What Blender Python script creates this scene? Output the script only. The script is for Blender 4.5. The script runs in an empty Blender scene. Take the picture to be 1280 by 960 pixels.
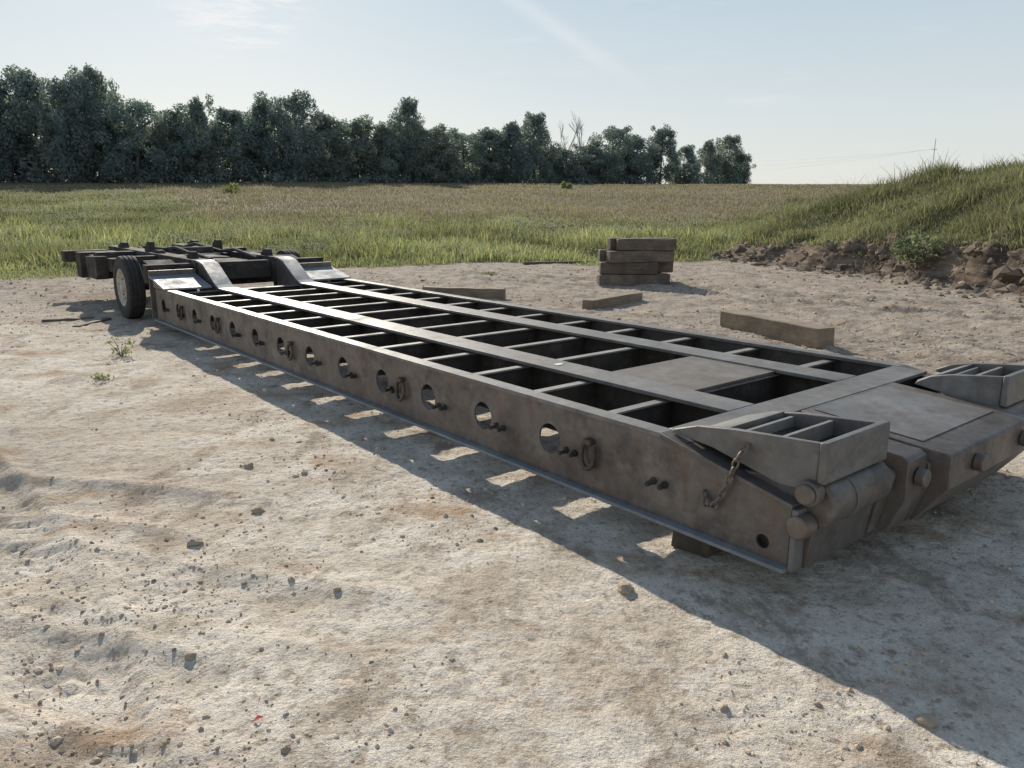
import bpy, bmesh, math, random
import numpy as np
from mathutils import Vector, noise as mnoise
random.seed(7); RNG = np.random.default_rng(11)
R = math.radians
scene = bpy.context.scene
col = scene.collection

# ------------------------------------------------------------------ camera
CAMH = 1.75; PITCH = R(13.19); FPX = 960.0
cd = bpy.data.cameras.new('camera'); cam = bpy.data.objects.new('camera', cd); col.objects.link(cam)
cam.location = (0, 0, CAMH); cam.rotation_euler = (math.pi/2 - PITCH, 0, 0)
cd.sensor_width = 36; cd.sensor_fit = 'HORIZONTAL'; cd.lens = 27.0
cd.clip_start = .05; cd.clip_end = 6000
scene.camera = cam
def pdir(px, py):
    X = (px-640)/FPX; Y = -(py-480)/FPX
    return Vector((X, math.cos(PITCH)+math.sin(PITCH)*Y, -math.sin(PITCH)+math.cos(PITCH)*Y))
def at(px, py, z=0.0):
    d = pdir(px, py); t = (z-CAMH)/d.z
    return d.x*t, d.y*t
def at_dist(px, y):
    return (px-640)/FPX*(y*math.cos(PITCH))
# ------------------------------------------------------------------ noise
def _h(ix, iy, s):
    n = (ix.astype(np.int64)*374761393 + iy.astype(np.int64)*668265263 + s*974711) & 0x7fffffff
    n = ((n ^ (n >> 13))*1274126177) & 0x7fffffff
    return ((n ^ (n >> 16)) & 0xffff)/65535.0
def vn(x, y, s=0):
    ix = np.floor(x); iy = np.floor(y); fx = x-ix; fy = y-iy
    fx = fx*fx*(3-2*fx); fy = fy*fy*(3-2*fy)
    a = _h(ix, iy, s); b = _h(ix+1, iy, s); c = _h(ix, iy+1, s); d = _h(ix+1, iy+1, s)
    return (a*(1-fx)+b*fx)*(1-fy)+(c*(1-fx)+d*fx)*fy
def fbm(x, y, o=4, s=0):
    r = 0; a = .5
    for i in range(o):
        r = r + a*vn(x*2**i+17.3*i, y*2**i-9.1*i, s+i); a *= .5
    return r/(1-.5**o)-.5
def sstep(a, b, x):
    t = np.clip((x-a)/(b-a), 0, 1); return t*t*(3-2*t)
# ------------------------------------------------------------------ terrain
def ybound(x): return 22.3+.25*np.clip(x, -20, 12)
def mound_d(x, y):
    xb = np.interp(y, [5, 14.8, 19.3, 23, 26, 29, 34, 60], [12.2, 10.1, 9.2, 8.0, 7.1, 8.0, 10.6, 20])
    return x-xb+1.3*fbm(x*.0+y*.55, x*.3, 3, 5)
def bfade(y): return 1-sstep(25.5, 30, y)
def terrain(x, y, fine=False):
    x = np.asarray(x, float); y = np.asarray(y, float)
    d = np.clip(y-ybound(x)-1, 0, None)
    f = d*d/(d+4)
    z = .063*np.minimum(f, 60)+.024*np.clip(f-60, 0, 90)+.012*np.clip(f-150, 0, 500)
    z = z + .25*fbm(x*.05, y*.05, 3, 3)*sstep(25, 45, y)
    md = mound_d(x, y)
    fade = 1-sstep(30, 62, y)
    m = (.84-.42*sstep(18, 26, y))*sstep(-.1, .7, md)*bfade(y-1)+.365*np.clip(md-.8, 0, 6.2)+.05*np.clip(md-7.0, 0, 20)
    z = z+m*fade
    bank = sstep(-1.2, .2, md)*(1-sstep(1.0, 2.0, md))*fade*(1-.5*sstep(19, 26, y))*bfade(y)
    lump = fbm(x*1.6, y*1.6, 4, 8)
    z = z+bank*(.5*lump+.34*np.abs(fbm(x*3.2, y*3.2, 3, 18)))+.35*fbm(x*.4, y*.4, 3, 9)*sstep(1, 3, md)*fade
    near = 1-sstep(18, 30, y)
    z = z+near*(.05*fbm(x*.5, y*.5, 3, 21))
    if fine:
        rough = 1+1.3*sstep(6.5, 12, y+.4*x)
        z = z+near*(.033*fbm(x*2.2, y*2.2, 4, 31)+.025*np.abs(fbm(x*8, y*8, 3, 41))+.011*fbm(x*22, y*22, 2, 51))*rough
        # wheel ruts pressed in the sand
        for (x0, y0, x1, y1, wd, dp) in TRACKS:
            L = math.hypot(x1-x0, y1-y0); ux, uy = (x1-x0)/L, (y1-y0)/L
            al = (x-x0)*ux+(y-y0)*uy
            ac = -(x-x0)*uy+(y-y0)*ux + .12*np.sin(al*.7)
            inb = sstep(0, .6, al)*(1-sstep(L-.6, L, al))
            k = np.exp(-(ac/wd)**4)*inb*sstep(-.25, .05, fbm(x*.9, y*.9, 2, 61))
            z = z-k*dp+k*.008*np.sin((al+np.abs(ac)*.8)*2*math.pi/.12)*sstep(-.08, .12, fbm(x*2.1, y*2.1, 2, 63))
            z = z+.6*dp*np.exp(-((np.abs(ac)-wd*1.25)/.06)**2)*inb
    return z
TRACKS = [(-1.0, 1.6, -7.5, 9.5, .2, .032), (-1.7, 1.5, -8.6, 9.3, .2, .032), (-6, 4.2, -.9, 2.3, .2, .026), (-6.2, 5.0, -.2, 2.7, .2, .02),
          (5.8, 6.6, 3.2, 21, .22, .045), (7.4, 7.0, 5.0, 22, .22, .045), (-12, 12.5, -3.2, 4.6, .2, .03),
          (11, 9.6, -2, 19.5, .25, .06), (11, 11.4, -2, 21, .25, .06), (-13, 8.5, -4, 3.1, .2, .03), (-10, 5.6, -1.5, 4.1, .22, .03)]
def tz(x, y): return float(terrain(np.array([x]), np.array([y]), True)[0])
# ------------------------------------------------------------------ mesh helpers
def tag(o, label=None, cat=None, group=None, kind=None):
    if label: o['label'] = label
    if cat: o['category'] = cat
    if group: o['group'] = group
    if kind: o['kind'] = kind
    return o
def empty(name, loc=(0, 0, 0), rz=0):
    o = bpy.data.objects.new(name, None); col.objects.link(o)
    o.location = loc; o.rotation_euler = (0, 0, rz); o.empty_display_size = .2
    return o
def link(name, me, mat, parent=None):
    o = bpy.data.objects.new(name, me); col.objects.link(o)
    if mat: me.materials.append(mat)
    if parent: o.parent = parent
    return o
def fastmesh(name, V, F, tint=None, attr='tint', smooth=False):
    V = np.asarray(V, np.float32); F = np.asarray(F, np.int32); k = F.shape[1]
    me = bpy.data.meshes.new(name)
    me.vertices.add(len(V)); me.vertices.foreach_set('co', V.ravel())
    me.loops.add(F.size); me.loops.foreach_set('vertex_index', F.ravel())
    me.polygons.add(len(F)); me.polygons.foreach_set('loop_start', np.arange(0, F.size, k, dtype=np.int32))
    me.polygons.foreach_set('use_smooth', np.full(len(F), smooth))
    me.update(calc_edges=True)
    if tint is not None:
        a = me.color_attributes.new(attr, 'FLOAT_COLOR', 'POINT')
        t = np.ones((len(V), 4), np.float32); t[:, :tint.shape[1]] = tint
        a.data.foreach_set('color', t.ravel())
    return me
class MB:
    def __init__(s): s.v = []; s.f = []
    def add(s, vs, fs):
        b = len(s.v); s.v += [tuple(v) for v in vs]; s.f += [tuple(b+i for i in f) for f in fs]; return s
    def box(s, x0, x1, y0, y1, z0, z1):
        return s.add([(x0,y0,z0),(x1,y0,z0),(x1,y1,z0),(x0,y1,z0),(x0,y0,z1),(x1,y0,z1),(x1,y1,z1),(x0,y1,z1)],
                     [(0,3,2,1),(4,5,6,7),(0,1,5,4),(1,2,6,5),(2,3,7,6),(3,0,4,7)])
    def prism(s, poly, x0, x1):           # poly in (y, z), extruded along x
        n = len(poly)
        vs = [(x0, p[0], p[1]) for p in poly]+[(x1, p[0], p[1]) for p in poly]
        fs = [tuple(range(n)), tuple(range(2*n-1, n-1, -1))]+[(i, (i+1) % n, n+(i+1) % n, n+i) for i in range(n)]
        return s.add(vs, fs)
    def cyl(s, p0, p1, r, n=20, r1=None, cap=True):
        p0 = Vector(p0); p1 = Vector(p1); d = (p1-p0).normalized()
        a = d.orthogonal().normalized(); b = d.cross(a); r1 = r if r1 is None else r1
        vs = []
        for p, q in ((p0, r), (p1, r1)):
            for i in range(n):
                t = 2*math.pi*i/n; vs.append(p+a*(q*math.cos(t))+b*(q*math.sin(t)))
        fs = [(i, (i+1) % n, n+(i+1) % n, n+i) for i in range(n)]
        if cap: fs += [tuple(range(n-1, -1, -1)), tuple(range(n, 2*n))]
        return s.add(vs, fs)
    def tube(s, pts, r, n=8, closed=False, r_end=None):
        pts = [Vector(p) for p in pts]; m = len(pts); vs = []; up = None
        for i, p in enumerate(pts):
            if closed: d = pts[(i+1) % m]-pts[i-1]
            else: d = pts[min(i+1, m-1)]-pts[max(i-1, 0)]
            d.normalize()
            if up is None: up = d.orthogonal().normalized()
            up = (up-d*up.dot(d)); up = up.normalized() if up.length > 1e-6 else d.orthogonal().normalized()
            b = d.cross(up)
            rr = r if r_end is None else r+(r_end-r)*i/(m-1)
            for k in range(n):
                t = 2*math.pi*k/n; vs.append(p+up*(rr*math.cos(t))+b*(rr*math.sin(t)))
        fs = []
        for i in range(m if closed else m-1):
            j = (i+1) % m
            for k in range(n): fs.append((i*n+k, i*n+(k+1) % n, j*n+(k+1) % n, j*n+k))
        if not closed: fs += [tuple(range(n-1, -1, -1)), tuple((m-1)*n+k for k in range(n))]
        return s.add(vs, fs)
    def lathe_x(s, prof, c, n=40):         # prof (x, r) ring closed around the x axis through c
        m = len(prof); vs = []
        for i in range(n):
            t = 2*math.pi*i/n
            for (x, r) in prof: vs.append((c[0]+x, c[1]+r*math.cos(t), c[2]+r*math.sin(t)))
        fs = []
        for i in range(n):
            j = (i+1) % n
            for k in range(m-1): fs.append((i*m+k, i*m+k+1, j*m+k+1, j*m+k))
        return s.add(vs, fs)
    def plate_hole(s, x0, x1, ya, yb, za, zb, yc, zc, r, n=28):
        ang = [2*math.pi*i/n for i in range(n)]
        for (y, z) in ((ya, za), (yb, za), (yb, zb), (ya, zb)): ang.append(math.atan2(z-zc, y-yc) % (2*math.pi))
        ang = sorted(set(round(a, 6) for a in ang)); n = len(ang); O = []; I = []
        for a in ang:
            c, sn = math.cos(a), math.sin(a); t = 1e9
            if c > 1e-9: t = min(t, (yb-yc)/c)
            if c < -1e-9: t = min(t, (ya-yc)/c)
            if sn > 1e-9: t = min(t, (zb-zc)/sn)
            if sn < -1e-9: t = min(t, (za-zc)/sn)
            O.append((yc+c*t, zc+sn*t)); I.append((yc+c*r, zc+sn*r))
        vs = [(x, p[0], p[1]) for x in (x0, x1) for L in (O, I) for p in L]; fs = []
        for i in range(n):
            j = (i+1) % n
            fs += [(i, n+i, n+j, j), (2*n+i, 2*n+j, 3*n+j, 3*n+i), (n+i, 3*n+i, 3*n+j, n+j)]
        return s.add(vs, fs)
    def mesh(s, name, recalc=True):
        me = bpy.data.meshes.new(name); me.from_pydata(s.v, [], s.f)
        bm = bmesh.new(); bm.from_mesh(me)
        if recalc: bmesh.ops.recalc_face_normals(bm, faces=bm.faces)
        bm.to_mesh(me); bm.free()
        me.polygons.foreach_set('use_smooth', [True]*len(me.polygons))
        me.set_sharp_from_angle(angle=R(35))
        return me
    def build(s, name, mat, parent=None, bevel=0, recalc=True):
        o = link(name, s.mesh(name, recalc), mat, parent)
        if bevel:
            b = o.modifiers.new('bevel', 'BEVEL'); b.width = bevel; b.segments = 2; b.limit_method = 'ANGLE'; b.angle_limit = R(40)
        return o
# ------------------------------------------------------------------ materials
class NT:
    def __init__(s, name):
        s.m = bpy.data.materials.new(name); s.m.use_nodes = True; s.t = s.m.node_tree
        s.b = s.t.nodes['Principled BSDF']; s.out = s.t.nodes['Material Output']
    def n(s, typ, **kw):
        nd = s.t.nodes.new(typ)
        for k, v in kw.items():
            if k in nd.inputs.keys(): nd.inputs[k].default_value = v
            else: setattr(nd, k, v)
        return nd
    def l(s, a, b): s.t.links.new(a, b)
    def noise(s, vec, scale, detail=5, rough=.55):
        nd = s.n('ShaderNodeTexNoise'); nd.inputs['Scale'].default_value = scale
        nd.inputs['Detail'].default_value = detail; nd.inputs['Roughness'].default_value = rough
        s.l(vec, nd.inputs['Vector']); return nd.outputs['Fac']
    def ramp(s, fac, stops):
        nd = s.n('ShaderNodeValToRGB'); e = nd.color_ramp.elements
        while len(e) < len(stops): e.new(.5)
        for i, (p, c) in enumerate(stops):
            e[i].position = p; e[i].color = (*c, 1) if len(c) == 3 else c
        s.l(fac, nd.inputs[0]); return nd.outputs[0]
    def mix(s, fac, a, b, mode='MIX'):
        nd = s.n('ShaderNodeMix', data_type='RGBA', blend_type=mode)
        for v, i in ((fac, 0), (a, 6), (b, 7)):
            if hasattr(v, 'node'): s.l(v, nd.inputs[i])
            else: nd.inputs[i].default_value = (*v, 1) if isinstance(v, tuple) else v
        return nd.outputs[2]
    def math(s, op, a, b=None):
        nd = s.n('ShaderNodeMath', operation=op)
        for v, i in ((a, 0), (b, 1)):
            if v is None: continue
            if hasattr(v, 'node'): s.l(v, nd.inputs[i])
            else: nd.inputs[i].default_value = v
        return nd.outputs[0]
    def bump(s, h, strength, dist, prev=None):
        nd = s.n('ShaderNodeBump', Strength=strength, Distance=dist); s.l(h, nd.inputs['Height'])
        if prev: s.l(prev, nd.inputs['Normal'])
        return nd.outputs[0]
    def scaled(s, vec, sc):
        nd = s.n('ShaderNodeMapping'); nd.inputs['Scale'].default_value = sc; s.l(vec, nd.inputs['Vector']); return nd.outputs[0]
G3 = lambda v: (v, v, v)
def steel(name, c0, c1, rust, metallic=.2, rough=.5, rustamt=.55, dust=.55, soot=.5, spec=.5):
    k = NT(name); p = k.n('ShaderNodeTexCoord').outputs['Object']
    n1 = k.noise(p, 2.2, 6, .62); n2 = k.noise(p, 14, 5, .6); n3 = k.noise(k.scaled(p, (3, 3, .7)), 5, 4); n4 = k.noise(p, 5.5, 6, .7); n5 = k.noise(p, 3.3, 6, .72)
    base = k.mix(k.ramp(n1, [(.36, G3(0)), (.62, G3(1))]), c0, c1)
    rm = k.ramp(n3, [(rustamt-.06, G3(0)), (rustamt+.16, G3(.8))])
    base = k.mix(rm, base, rust)
    base = k.mix(k.ramp(n5, [(.49, G3(0)), (.65, G3(soot))]), base, tuple(v*q for v, q in zip(c0, (.52, .46, .47))))        # soot
    base = k.mix(k.ramp(n4, [(.52, G3(0)), (.68, G3(dust))]), base, (.29, .255, .215))     # dust
    base = k.mix(.5, base, k.ramp(n2, [(.3, G3(.66)), (.7, G3(1.25))]), 'MULTIPLY')
    k.l(base, k.b.inputs['Base Color']); k.b.inputs['Metallic'].default_value = metallic; k.b.inputs['Specular IOR Level'].default_value = spec
    k.l(k.ramp(n5, [(.35, G3(rough-.12)), (.7, G3(min(1, rough+.2)))]), k.b.inputs['Roughness'])
    k.l(k.bump(k.noise(p, 60, 3), .22, .004, k.bump(n1, .12, .02)), k.b.inputs['Normal'])
    return k.m
def plain(name, c, rough=.6, metallic=0, var=.25, scale=12):
    k = NT(name); p = k.n('ShaderNodeTexCoord').outputs['Object']
    n = k.noise(p, scale, 6)
    k.l(k.mix(1.0, c, k.ramp(n, [(.3, G3(1-var)), (.7, G3(1+var))]), 'MULTIPLY'), k.b.inputs['Base Color'])
    k.b.inputs['Roughness'].default_value = rough; k.b.inputs['Metallic'].default_value = metallic
    k.l(k.bump(n, .15, .01), k.b.inputs['Normal'])
    return k.m
def wood(name, c0, c1, c2):
    k = NT(name); p = k.n('ShaderNodeTexCoord').outputs['Object']
    info = k.n('ShaderNodeObjectInfo').outputs['Random']
    ad = k.n('ShaderNodeVectorMath', operation='ADD'); k.l(p, ad.inputs[0])
    cb = k.n('ShaderNodeCombineXYZ'); k.l(k.math('MULTIPLY', info, 37.0), cb.inputs[0]); k.l(k.math('MULTIPLY', info, 11.0), cb.inputs[1]); k.l(cb.outputs[0], ad.inputs[1])
    q = ad.outputs[0]
    g = k.noise(k.scaled(q, (1.2, 26, 26)), 1.6, 7, .6); b = k.noise(q, 2.4, 5); st = k.noise(q, 9, 4)
    c = k.mix(k.ramp(g, [(.3, G3(0)), (.7, G3(1))]), c0, c1)
    c = k.mix(k.ramp(b, [(.42, G3(0)), (.66, G3(.8))]), c, c2)
    c = k.mix(.6, c, k.ramp(st, [(.3, G3(.6)), (.65, G3(1.1))]), 'MULTIPLY')
    c = k.mix(1.0, c, k.ramp(info, [(0, G3(.7)), (1, G3(1.2))]), 'MULTIPLY')
    k.l(c, k.b.inputs['Base Color']); k.b.inputs['Roughness'].default_value = .85
    k.l(k.bump(g, .6, .012), k.b.inputs['Normal'])
    return k.m
def leafy(name, c, trans=.3, var=True, tcol=1.5):
    k = NT(name); t = k.t
    base = k.n('ShaderNodeAttribute', attribute_name='tint').outputs['Color']; base = k.mix(1.0, base, c, 'MULTIPLY')
    if var:
        inf = k.n('ShaderNodeObjectInfo').outputs['Random']
        base = k.mix(1.0, base, k.ramp(inf, [(0, (.88, .9, .93)), (.5, (1, 1, 1)), (1, (1.08, 1.06, 1.0))]), 'MULTIPLY')
    k.l(base, k.b.inputs['Base Color']); k.b.inputs['Roughness'].default_value = .7
    k.b.inputs['Specular IOR Level'].default_value = .15
    tr = k.n('ShaderNodeBsdfTranslucent'); k.l(k.mix(1.0, base, (tcol, tcol*1.05, tcol*.8), 'MULTIPLY'), tr.inputs['Color'])
    mx_ = k.n('ShaderNodeMixShader'); mx_.inputs[0].default_value = trans
    k.l(k.b.outputs[0], mx_.inputs[1]); k.l(tr.outputs[0], mx_.inputs[2]); k.l(mx_.outputs[0], k.out.inputs[0])
    return k.m
M = {}
M['steel'] = steel('blasted_steel', (.128, .113, .102), (.188, .167, .149), (.165, .115, .09), .32, .46, .54, .5, .55)
M['inner'] = steel('shaded_inner_steel', (.055, .047, .04), (.08, .068, .057), (.085, .058, .042), .0, .8, .55, .2, .5, .2)  # darker copy of the steel, shade of the deck bays put into its colour
M['flange'] = steel('flange_steel', (.158, .15, .142), (.235, .223, .211), (.195, .152, .122), .25, .52, .58, .35, .45, .4)
M['cap'] = steel('lit_cap_steel', (.23, .218, .202), (.31, .296, .275), (.24, .195, .155), .15, .6, .6, .4, .3, .4)  # brighter copy of the flange steel, sheen on the tops put into its colour
M['edge'] = steel('edge_steel', (.21, .222, .236), (.29, .303, .317), (.22, .19, .165), .1, .65, .62, .3, .3, .35)
M['rusty'] = steel('brown_steel', (.14, .12, .103), (.20, .173, .149), (.17, .118, .09), .25, .52, .52, .5, .5)
M['dark'] = steel('dark_steel', (.045, .041, .038), (.072, .065, .058), (.085, .06, .045), .0, .9, .55, .3, .5, .2)
M['pin'] = steel('pin_steel', (.15, .125, .105), (.22, .185, .155), (.175, .12, .085), .3, .5, .55)
M['ring'] = steel('ring_steel', (.075, .06, .05), (.11, .088, .072), (.12, .075, .052), .3, .5, .55, .2, .4)
M['rubber'] = plain('tyre_rubber', (.05, .045, .04), .9, 0, .4, 20)
M['rim'] = plain('dusty_rim', (.50, .445, .37), .8, .0, .35, 9)
M['wood'] = wood('weathered_timber', (.13, .10, .075), (.23, .18, .135), (.09, .07, .056))
M['wood_pale'] = wood('pale_timber', (.26, .195, .13), (.38, .30, .215), (.2, .15, .105))
M['bark'] = plain('bark', (.14, .13, .12), .9, 0, .35, 3)
M['deadwood'] = plain('dead_branch', (.24, .24, .24), .9, 0, .2, 3)
M['pole'] = plain('pole_grey', (.30, .31, .32), .9, 0, .2, 3)
M['white'] = plain('white_tag', (.75, .75, .73), .6, 0, .06)
M['red'] = plain('red_scrap', (.5, .03, .03), .5, 0, .2)
M['wire'] = plain('wire', (.46, .49, .52), .6, .0, .1)
M['clod'] = plain('dry_clod', (.42, .33, .24), .95, 0, .4, 30)
M['leaf'] = leafy('tree_leaf', (1, 1, 1), .4, tcol=1.15)
M['grass'] = leafy('grass_blade', (1, 1, 1), .42, var=False, tcol=1.4)
M['shrub'] = leafy('shrub_leaf', (1, 1, 1), .4, tcol=1.5)

# ground shader
k = NT('ground_soil')
geo = k.n('ShaderNodeNewGeometry').outputs['Position']
zn = k.n('ShaderNodeAttribute', attribute_name='zone'); sp = k.n('ShaderNodeSeparateColor'); k.l(zn.outputs['Color'], sp.inputs[0])
n_big = k.noise(geo, .55, 5, .6); n_mid = k.noise(geo, 2.6, 7, .65); n_fin = k.noise(geo, 17, 6, .7); n_xf = k.noise(geo, 90, 4, .7); n_c = k.noise(geo, 38, 5, .7)
sand = k.mix(k.ramp(n_mid, [(.37, G3(0)), (.58, G3(1))]), (.65, .55, .435), (.89, .79, .665))
sand = k.mix(k.ramp(n_big, [(.51, G3(0)), (.66, G3(.65))]), sand, (.54, .41, .295))
n_r = k.noise(k.scaled(geo, (1, 1.4, 1)), 1.15, 6, .62)
sand = k.mix(k.ramp(n_r, [(.565, G3(0)), (.68, G3(.85))]), sand, (.47, .295, .165))
n_g = k.noise(k.scaled(geo, (1.5, .8, 1)), 1.9, 7, .72)
sand = k.mix(k.ramp(n_g, [(.53, G3(0)), (.63, G3(.75))]), sand, (.36, .28, .21))
sand = k.mix(k.ramp(n_fin, [(.36, G3(.7)), (.47, G3(0))]), sand, (.34, .25, .175))
sand = k.mix(k.ramp(n_c, [(.34, G3(.65)), (.42, G3(0))]), sand, (.31, .23, .165))
sand = k.mix(.6, sand, k.ramp(n_xf, [(.3, G3(.65)), (.7, G3(1.22))]), 'MULTIPLY')
sand = k.mix(k.math('MULTIPLY', zn.outputs['Alpha'], k.ramp(n_mid, [(.34, G3(.35)), (.60, G3(1))])), sand, k.mix(k.ramp(n_g, [(.42, G3(0)), (.6, G3(1))]), (.36, .29, .23), (.235, .185, .145)))
gr = k.mix(k.ramp(n_mid, [(.35, G3(0)), (.65, G3(1))]), (.12, .125, .064), (.195, .185, .10))
br = k.mix(k.ramp(k.noise(k.scaled(geo, (.12, .3, 1)), 1.2, 6, .65), [(.35, G3(0)), (.65, G3(1))]), (.205, .17, .122), (.265, .22, .162))
bk = k.mix(k.ramp(k.noise(k.scaled(geo, (.9, .9, 4)), 1.4, 8, .7), [(.40, G3(0)), (.62, G3(1))]), (.085, .062, .046), (.29, .22, .16))
c = k.mix(sp.outputs[2], sand, bk); c = k.mix(sp.outputs[1], c, br); c = k.mix(sp.outputs[0], c, gr)
k.l(c, k.b.inputs['Base Color']); k.b.inputs['Roughness'].default_value = .95; k.b.inputs['Specular IOR Level'].default_value = .1
b1 = k.bump(n_mid, .5, .05); b2 = k.bump(n_fin, .85, .038, b1); b2 = k.bump(n_c, .55, .014, b2); b3 = k.bump(n_xf, .45, .007, b2)
k.l(b3, k.b.inputs['Normal'])
M['ground'] = k.m

# ------------------------------------------------------------------ zones and ground sheet
def zones(x, y):
    yb = ybound(x)+7*fbm(x*.35, y*.35, 4, 71)+4*fbm(x*1.4, y*1.4, 3, 72)
    md = mound_d(x, y); fade = 1-sstep(36, 62, y)
    on = sstep(.7, 1.4, md+1.0*fbm(x*1.3, y*1.3, 3, 15))*fade
    bf = bfade(y)
    veg = np.maximum(sstep(-.8, 1.2, y-yb)*(1-sstep(-1.5, -.2, md)*fade*bf), sstep(.15, .5, on))
    veg = np.maximum(veg, 1-bfade(y-2))
    u = x/np.maximum(y, 1)
    lim = 38+26*sstep(-.36, -.5, u)+20*sstep(.22, .42, u)+14*fbm(x*.12, y*.12, 3, 81)
    brown = sstep(-12, 14, y-lim)*veg
    bank = sstep(-1.0, .1, md+.7*fbm(x*1.5, y*1.5, 3, 16))*fade*(1-on)*bf
    green = veg*(1-brown)*(1-.95*np.clip(bank, 0, 1))
    mid = np.maximum(sstep(5.5, 11, y+.5*x)*.95, .9*np.exp(-(((x+4.4)/1.3)**2+((y-4.6)/1.5)**2)))
    return green, brown, np.clip(bank, 0, 1), mid
ys = list(np.arange(-6, 1.4, .15)); y = 1.4
while y < 9: ys.append(y); y += .028
while y < 22: ys.append(y); y += .028+(y-9)*.008
while y < 130: ys.append(y); y += y*.007
while y < 2500: ys.append(y); y *= 1.1
ys = np.array(ys); us = np.concatenate([np.linspace(-2.6, -1.15, 40, endpoint=False), np.linspace(-1.15, 1.15, 560), np.linspace(1.15, 2.6, 41)[1:]])
YY, UU = np.meshgrid(ys, us, indexing='ij'); XX = UU*(np.maximum(YY, 0)+3.2)
ZZ = terrain(XX, YY, True)
ny, nx = YY.shape; idx = np.arange(ny*nx).reshape(ny, nx)
F = np.stack([idx[:-1, :-1], idx[:-1, 1:], idx[1:, 1:], idx[1:, :-1]], -1).reshape(-1, 4)
zo = np.stack([a.ravel() for a in zones(XX, YY)], 1)
g = link('ground', fastmesh('ground', np.stack([XX, YY, ZZ], -1).reshape(-1, 3), F, zo, 'zone', True), M['ground'])
tag(g, kind='structure')

# ------------------------------------------------------------------ loose clods (uncountable) and the larger single ones
ico = bmesh.new(); bmesh.ops.create_icosphere(ico, subdivisions=1, radius=1); 
IV = np.array([v.co[:] for v in ico.verts]); IF = np.array([[v.index for v in f.verts] for f in ico.faces]); ico.free()
def clods(name, P, S, mat, ca_=(.45, .335, .24), cb_=(.68, .56, .43), jit=.32):
    n = len(P); m = len(IV)
    j = 1+RNG.uniform(-jit, jit, (n, m, 1)); sc = S[:, None, None]*np.stack([RNG.uniform(.7, 1.3, n), RNG.uniform(.7, 1.3, n), RNG.uniform(.5, .9, n)], 1)[:, None, :]
    a = RNG.uniform(0, 6.28, n); ca, sa = np.cos(a)[:, None], np.sin(a)[:, None]
    V = IV[None]*j*sc
    V = np.stack([V[..., 0]*ca-V[..., 1]*sa, V[..., 0]*sa+V[..., 1]*ca, V[..., 2]], -1)+P[:, None, :]
    F = (IF[None]+(np.arange(n)*m)[:, None, None]).reshape(-1, 3)
    b = RNG.uniform(.6, 1.25, (n, 1, 1))*np.ones((n, m, 1))
    warm = RNG.uniform(0, 1, (n, 1, 1))
    t = b*(np.array(ca_)*(1-warm)+np.array(cb_)*warm)
    return link(name, fastmesh(name, V.reshape(-1, 3), F, t.reshape(-1, 3)), mat)
k = NT('clod_mix'); k.l(k.n('ShaderNodeAttribute', attribute_name='tint').outputs['Color'], k.b.inputs['Base Color']); k.b.inputs['Roughness'].default_value = .95
k.b.inputs['Specular IOR Level'].default_value = .15
cn = k.noise(k.n('ShaderNodeNewGeometry').outputs['Position'], 60, 3); k.l(k.bump(cn, .5, .01), k.b.inputs['Normal']); M['clodmix'] = k.m
n = 56000
yy = np.exp(RNG.uniform(math.log(1.6), math.log(23), n)); xx = RNG.uniform(-.78, .78, n)*(yy+.3)
far = sstep(5.5, 10, yy+.4*xx)
dens = vn(xx*.7, yy*.7, 91)*.75+vn(xx*2.6, yy*2.6, 92)*.6+.35*far
keep = dens > RNG.uniform(.55, 1.28, n)
xx, yy, far = xx[keep], yy[keep], far[keep]
ss = np.clip(np.exp(RNG.normal(math.log(.003), .62, len(xx))), .0016, .015)*(1+.065*yy)*(1+.5*far)
g = clods('gravel', np.stack([xx, yy, terrain(xx, yy, True)+ss*.05], 1), ss, M['clodmix']); tag(g, 'small brown crumbs and pebbles strewn over the pale sandy ground', 'gravel', kind='stuff')
yy = RNG.uniform(11, 30, 8000); xb = RNG.uniform(5, 13.5, 8000); md = mound_d(xb, yy)
kp = (md > -1.5+1.2*RNG.uniform(0, 1, 8000)) & (md < 1.0) & (RNG.uniform(0, 1, 8000) < bfade(yy)); xx, yy = xb[kp], yy[kp]
ss = np.clip(np.exp(RNG.normal(math.log(.044), .66, len(xx))), .012, .22)
g = clods('rubble', np.stack([xx, yy, terrain(xx, yy, True)-ss*.25], 1), ss, M['clodmix'], (.15, .113, .083), (.34, .265, .195), .4); tag(g, 'broken earth and lumps of clay along the foot of the dug bank', 'rubble', kind='stuff')
STONES = [(321, 638, 14, 'grey brown flat stone lying in the middle of the pale sand left of the trailer'),
 (244, 678, 15, 'dark stone below and left of the flat grey brown stone'),
 (311, 584, 9, 'small upright dark clod on pale sand near the trailer shadow edge'),
 (782, 738, 17, 'round brown clod just outside the shadow of the trailer front'),
 (238, 822, 12, 'brown clod in the lower left beside a rust stained sand patch'),
 (357, 941, 11, 'rounded brown clod at the bottom edge of the picture'),
 (421, 740, 9, 'brown clod in a scatter of crumbs left of the rust patch'),
 (905, 890, 11, 'tan clod lying close to the shadow edge at lower right'),
 (1160, 900, 22, 'shaded clod lying in the trailer shadow at the lower right'),
 (118, 945, 11, 'brown clod in the bottom left corner of the sand')]
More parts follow.
